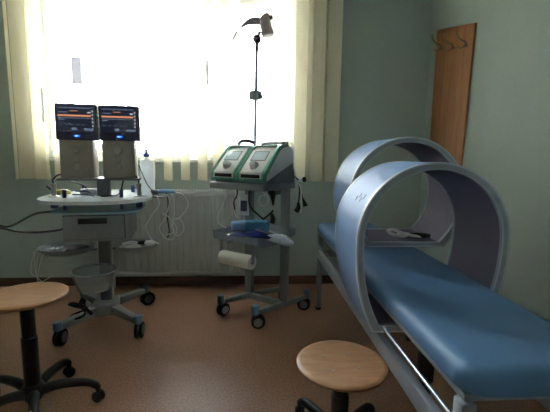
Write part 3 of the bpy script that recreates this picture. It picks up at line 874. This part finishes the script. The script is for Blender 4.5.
# pole with clamp
PX, PY = -.20, .10
tip = (PX + .02, PY, 2.165)
po = MB().tube([(PX, PY, 1.04), tip], .0135, 12).build('pole', M['pole'], tb)
lz = 1.735
cl = MB(); cl.box(PX - .038, PY - .035, lz - .034, PX + .05, PY + .035, lz + .04, .012); cl.box(PX + .035, PY - .02, lz - .025, PX + .07, PY + .02, lz + .01, .008)
clo = cl.build('clamp', M['clampdk'], po)
MB().cyl((PX - .03, PY - .02, lz + .02), (PX - .055, PY - .03, lz + .14), .003, 8).build('clamp_lever', M['clampdk'], clo)
jn = MB(); jn.lathe([(0, -.03), (.02, -.03), (.034, -.012), (.034, .012), (.022, .03), (0, .032)], 20, Matrix.Translation((tip[0], tip[1], tip[2])) @ Matrix.Rotation(R(70), 4, 'X'))
jn.tube([(tip[0], tip[1], tip[2]), (tip[0] + .03, tip[1] - .02, tip[2] + .02), (tip[0] + .055, tip[1] - .04, tip[2] + .03)], .014, 10)
jn.cyl((tip[0] - .001, tip[1], tip[2] - .09), (tip[0], tip[1], tip[2] - .02), .015, 14)
jn.build('joint', M['clampdk'], po)
# cable following the pole
MB().tube([(PX + .012, PY - .012, 1.30), (PX + .022, PY - .014, 1.40), (PX + .014, PY - .012, 1.5), (PX + .026, PY - .014, 1.60), (PX + .016, PY - .012, 1.71)], .004, 8, 5).build('pole_cable', M['clampdk'], po)
tag(tb, 'narrow wheeled trolley with lamp pole, carrying two green devices', 'trolley')

# applicator held by the joint at the pole top
hp = bw(tip[0], tip[1], tip[2])
ap = empty('hand_applicator', hp + Vector((.062, -.06, .036)))
ap.scale = (1.18, 1.18, 1.18)
MB().tube([(-.015, 0, .105), (-.005, 0, .09), (.0, 0, .05), (.014, 0, .0), (.018, 0, -.018)], .04, 20, 4, radii=[.018, .034, .038, .038, .042, .041]).build('head', M['probe'], ap, 50)
MB().cyl((.0175, 0, -.0185), (.0195, 0, -.026), .036, 20).build('lens_ring', M['white_pl'], ap)
MB().lathe([(0, -.012), (.012, -.012), (.014, 0), (.012, .012), (0, .013)], 14, Matrix.Translation((.035, -.01, .085))).build('knob', M['probe'], ap)
MB().tube([(-.02, 0, .06), (-.06, 0, .066), (-.11, 0, .056), (-.155, 0, .025)], .02, 16, 5, radii=[.018, .022, .024, .014, .008]).build('handle', M['probe'], ap, 50)
MB().tube([(-.15, 0, .03), (-.18, 0, .0), (-.205, .0, -.045), (-.21, .0, -.06)], .005, 8, 5).build('lead', M['probe'], ap)
tag(ap, 'grey handheld applicator held at the top of the pole', 'applicator')

# green devices
def device():
    d = empty('therapy_device')
    W = .122
    prof = [(0, .0), (.0, .045), (.006, .060), (.155, .215), (.185, .238), (.22, .248), (.36, .254), (.375, .247), (.38, .23), (.38, .135), (.02, .0)]
    def side(x0, x1, P, name, m, par, bev=.004):
        b = MB(); mt = Matrix(((0, 1, 0, 0), (1, 0, 0, 0), (0, 0, 1, 0), (0, 0, 0, 1)))   # u->y, extrude->x
        b.prism(P, x0, x1, mt, bev); return b.build(name, m, par)
    side(-W + .004, W - .004, prof, 'casing', M['dev_grey'], d)
    # green hood: two flanks and the top band running along the sloping front
    def hood(x0, x1):
        o = [(-.010, .0), (-.010, .048), (-.003, .068), (.150, .226), (.182, .250), (.22, .260), (.30, .262), (.30, .250), (.225, .236), (.195, .222), (.168, .198), (.03, .05), (.022, .035), (.022, .002)]
        return o
    for x0, x1 in ((-W, -W + .026), (W - .026, W)):
        side(x0, x1, hood(0, 0), 'green_flank', M['green'], d, .003)
    MB().box(-W + .026, -.012, .0, W - .026, .004, .022, .003).build('green_chin', M['green'], d)
    b = MB(); b.box(-W + .026, .185, .246, W - .026, .30, .258, .003); b.build('green_top', M['green'], d)
    # inclined face, local frame: origin at the lower front edge
    sl = math.atan2(.155, .149)
    Fm = Matrix.Translation((0, .004, .062)) @ Matrix.Rotation(sl, 4, 'X')
    f = MB(); f.box(-W + .027, .0, -.002, W - .027, .215, .006, .002, 2, Fm); f.build('face_panel', M['dev_face'], d)
    f = MB(); f.box(-W + .027, -.008, .022, W - .027, .003, .068, .002); f.build('front_panel', M['dev_face'], d)
    f = MB(); f.box(-W + .04, -.0105, .026, W - .04, -.0075, .050, .001); f.build('slot', M['dev_slot'], d)
    f = MB(); f.box(-.058, .115, .005, .058, .195, .0085, .001, 2, Fm); so_ = f.build('display', M['lcd'], d)
    f = MB(); f.box(-.066, .108, .004, .066, .202, .007, .001, 2, Fm); f.build('display_frame', M['trolley_dark'], d)
    f = MB(); f.lathe([(0, .005), (.036, .005), (.034, .014), (.028, .018), (.026, .036), (.02, .040), (0, .039)], 28, Fm @ Matrix.Translation((-.0, .058, 0))); f.build('dial', M['dialdark'], d)
    return d
dv1 = device(); dv2 = copy_tree(dv1)
for d, lx, lb in ((dv1, -.172, 'left green therapy device with dial and display on narrow trolley'), (dv2, .078, 'right green therapy device, its grey flank facing the couch')):
    p = bw(lx, -.30, 1.080); d.location = p; d.rotation_euler = (0, 0, BA)
    tag(d, lb, 'therapy device', 'green devices on the narrow trolley')

def cab(pts, r, m, name, label, cat='cable', sm=6):
    k = MB(); k.tube([bw(*p) for p in pts], r, 8, sm); return tag(k.build(name, m), label, cat)
# probes and leads lying on the devices
zt = 1.080 + .262
cab([(-.25, -.03, zt + .012), (-.20, -.06, zt + .03), (-.13, -.07, zt + .03), (-.08, -.05, zt + .014)], .016, M['clampdk'], 'dark_probe', 'dark grip lying across the top of the left green device', 'probe')
k = MB(); k.tube([bw(-.04, -.02, zt + .008), bw(.06, -.02, zt + .012), bw(.19, -.02, zt + .010)], .011, 10); k.tube([bw(.19, -.02, zt + .010), bw(.20, -.07, zt + .008)], .015, 10)
tag(k.build('probe_holder', M['steel']), 'grey rod lying across the top of the right green device', 'rod')
cab([(.02, .0, zt + .006), (.01, .02, zt + .05), (.06, .03, zt + .045), (.10, .0, zt + .02), (.13, -.01, zt + .035), (.15, .0, zt + .06)], .004, M['cable_white'], 'top_lead', 'pale lead curling over the right green device')
cab([(.19, -.03, zt + .012), (.23, -.02, zt + .005), (.245, -.01, zt - .06), (.24, .0, 1.18), (.235, .05, 1.10), (.245, .10, 1.02), (.255, .10, .90), (.25, .10, .83)], .0045, M['cable_white'], 'side_lead', 'pale lead draped down the flank of the right green device')
cab([(.225, .02, 1.12), (.245, .03, 1.10), (.24, .07, 1.085), (.22, .08, 1.09)], .006, M['clampdk'], 'lead_hook', 'short dark lead hooked beside the handle bar')
# hanging black plugs on the right
k = MB()
k.tube([bw(0.207, 0.135, 1.065), bw(0.215, 0.135, 0.985), bw(0.207, 0.135, 0.905), bw(0.203, 0.135, 0.865)], .006, 8, 5)
k.tube([bw(0.207, 0.135, 1.065), bw(0.230, 0.135, 0.975), bw(0.255, 0.135, 0.915), bw(0.260, 0.135, 0.905)], .006, 8, 5)
k.tube([bw(0.203, 0.135, 0.905), bw(0.207, 0.135, 0.865), bw(0.190, 0.135, 0.835)], .016, 10, 4, radii=[.009, .019, .022])
k.tube([bw(0.245, 0.135, 0.935), bw(0.263, 0.135, 0.900), bw(0.270, 0.135, 0.880)], .014, 10, 4, radii=[.008, .016, .018])
tag(k.build('hanging_plug', M['cable_black']), 'pair of black plugs dangling below the handle bar end', 'plug')
k = MB()
k.tube([bw(.10, -.10, 1.0), bw(.13, -.11, .985), bw(.135, -.11, .95), bw(.138, -.11, .90)], .016, 10, 4, radii=[.02, .026, .016, .006])
tag(k.build('mains_plug', M['cable_black']), 'black plug hanging under the device shelf by the front column', 'plug')
cab([(-.115, -.06, 1.015), (-.12, -.07, .93), (-.09, -.08, .86), (.02, -.09, .795), (.04, -.09, .79), (.10, -.09, .835), (.125, -.09, .86)], .007, M['cable_black'], 'sagging_cable', 'black cable sagging in a v between the two columns')
k = MB(); k.tube([bw(.105, -.085, .835), bw(.122, -.09, .80), bw(.118, -.09, .765)], .018, 10, 4, radii=[.01, .019, .021])
tag(k.build('cable_plug', M['cable_black']), 'black plug end hanging low before the front column', 'plug')
cab([(-.25, -.16, 1.015), (-.27, -.17, .95), (-.30, -.18, .86), (-.33, -.19, .80), (-.34, -.18, .73), (-.28, -.16, .69)], .0055, M['cable_white'], 'tray_lead', 'pale lead arching down at the left into the tray')
cab([(-.21, -.12, 1.015), (-.215, -.12, .92), (-.235, -.12, .86), (-.22, -.12, .80), (-.19, -.11, .77)], .0055, M['cable_white'], 'tray_lead', 'pale lead hanging beside the white handset')
cab([(-.195, -.12, 1.015), (-.20, -.12, .95), (-.225, -.125, .90), (-.215, -.13, .84)], .005, M['cable_black'], 'tray_lead', 'dark lead hanging beside the white handset')
cab([(.04, -.05, 1.015), (.03, -.06, .97), (-.02, -.06, .95), (-.03, -.06, .91), (.0, -.06, .88), (.05, -.06, .90), (.05, -.06, .96), (.0, -.06, .985)], .004, M['cable_white'], 'curly_lead', 'thin pale lead coiled in the air between the columns')
# white handset on the rear column
hs = empty('handset', bw(-.185, -.048, .872), BA + R(25))
MB().box(-.038, -.012, -.085, .038, .012, .085, .006).build('handset_case', M['white_pl'], hs)
MB().box(-.026, -.0145, -.05, .026, -.0115, .035, .002).build('handset_screen', M['bezel'], hs)
tag(hs, 'white handset with dark screen hung below the device shelf', 'handset')

# in the tray
def thing_at(mb, name, m, p, rz, label, cat, group=None):
    o = mb.build(name, m, None, 45); o.location = p; o.rotation_euler = (0, 0, rz); return tag(o, label, cat, group)
z_ = tz + .0065
thing_at(MB().box(-.085, -.055, 0, .085, .055, .095, .012, 3), 'sponge', M['sponge'], bw(-.035, -.07, z_ + .03), BA + R(24), 'blue sponge block lying on top of the tray pile', 'sponge')
thing_at(MB().box(-.08, -.05, 0, .08, .05, .085, .018, 3), 'sponge', M['sponge2'], bw(-.19, -.075, z_ + .02), BA + R(50), 'paler blue sponge at the left end of the tray', 'sponge')
bg = MB(); bm = bg.bm
nu, nv = 14, 10; gv = []
for i in range(nu + 1):
    row = []
    for j in range(nv + 1):
        u, v = i / nu - .5, j / nv - .5
        e = min(1, (1 - (2 * abs(u)) ** 4)) * min(1, (1 - (2 * abs(v)) ** 4))
        row.append((u * .34, v * .18, .004 + e * (.026 + .008 * math.sin(9 * u + 4 * v) + .006 * math.sin(17 * v - 8 * u))))
    gv.append(row)
top = [[bm.verts.new(p) for p in row] for row in gv]; bot = [[bm.verts.new((p[0], p[1], 0)) for p in row] for row in gv]
for i in range(nu):
    for j in range(nv):
        bm.faces.new((top[i][j], top[i + 1][j], top[i + 1][j + 1], top[i][j + 1])); bm.faces.new((bot[i][j + 1], bot[i + 1][j + 1], bot[i + 1][j], bot[i][j]))
for i in range(nu):
    bm.faces.new((bot[i][0], bot[i + 1][0], top[i + 1][0], top[i][0])); bm.faces.new((top[i][nv], top[i + 1][nv], bot[i + 1][nv], bot[i][nv]))
for j in range(nv):
    bm.faces.new((top[0][j], top[0][j + 1], bot[0][j + 1], bot[0][j])); bm.faces.new((bot[nu][j], bot[nu][j + 1], top[nu][j + 1], top[nu][j]))
thing_at(bg, 'foil_bag', M['bluebag'], bw(.02, -.215, z_ + .045), BA + R(16), 'shiny dark blue plastic bag lying at the front of the tray', 'bag')
wb = MB(); wb.tube([(-.10, 0, .05), (-.03, .01, .04), (.04, 0, .02), (.10, -.01, -.01)], .03, 14, 5, radii=[.018, .034, .04, .022])
thing_at(wb, 'tissue_pack', M['foil'], bw(.215, -.14, tz + .0), BA + R(60), 'crumpled clear packet at the right corner of the tray', 'packet')
# paper roll under the tray
r0, r1 = bw(-.215, -.275, .500), bw(.075, -.275, .490)
pr_ = empty('paper_roll', (r0 + r1) / 2, BA)
L2 = (r1 - r0).length / 2
MB().lathe([(.014, -L2), (.050, -L2), (.052, -L2 + .003), (.052, L2 - .003), (.050, L2), (.014, L2), (.014, -L2)], 32, Matrix.Rotation(PI / 2, 4, 'Y')).build('paper', M['paper'], pr_)
MB().lathe([(.0, -L2 + .004), (.0138, -L2 + .004), (.0138, L2 - .004), (0, L2 - .004)], 16, Matrix.Rotation(PI / 2, 4, 'Y')).build('core', M['card'], pr_)
tag(pr_, 'white paper roll hanging under the tray of the narrow trolley', 'paper roll')
for xx in (-.222, .083):
    MB().box(xx - .003, -.29, .485, xx + .003, -.26, tz - .001, .001).build('roll_bracket', M['trolley'], tb)

# ------------------------------------------------------------------ light
w = bpy.data.worlds.new('sky'); bpy.context.scene.world = w; w.use_nodes = True
bgd = w.node_tree.nodes['Background']; bgd.inputs['Color'].default_value = (.82, .91, 1.0, 1); bgd.inputs['Strength'].default_value = 2.2
sun = bpy.data.lights.new('sun', 'SUN'); sun.energy = 6.; sun.angle = R(2); sun.color = (1, .98, .97)
sun_o = bpy.data.objects.new('sun', sun); C.objects.link(sun_o); sun_o.rotation_euler = Euler((R(50), 0, R(-25)))   # shines toward +y onto the far facade
pl = bpy.data.lights.new('window_daylight', 'AREA'); pl.shape = 'RECTANGLE'; pl.size = WIN[1] - WIN[0]; pl.size_y = WIN[3] - WIN[2]; pl.cycles.is_portal = True
plo = bpy.data.objects.new('window_daylight', pl); C.objects.link(plo)
plo.location = ((WIN[0] + WIN[1]) / 2, YB + T + .01, (WIN[2] + WIN[3]) / 2); plo.rotation_euler = (R(-90), 0, 0)

sc = bpy.context.scene
sc.view_settings.view_transform = 'Standard'; sc.view_settings.look = 'None'
sc.view_settings.gamma = 1.; sc.view_settings.use_curve_mapping = False
sc.view_settings.exposure = 4.15
sc.cycles.max_bounces = 10; sc.cycles.diffuse_bounces = 6; sc.cycles.transparent_max_bounces = 16
sc.cycles.use_denoising = True
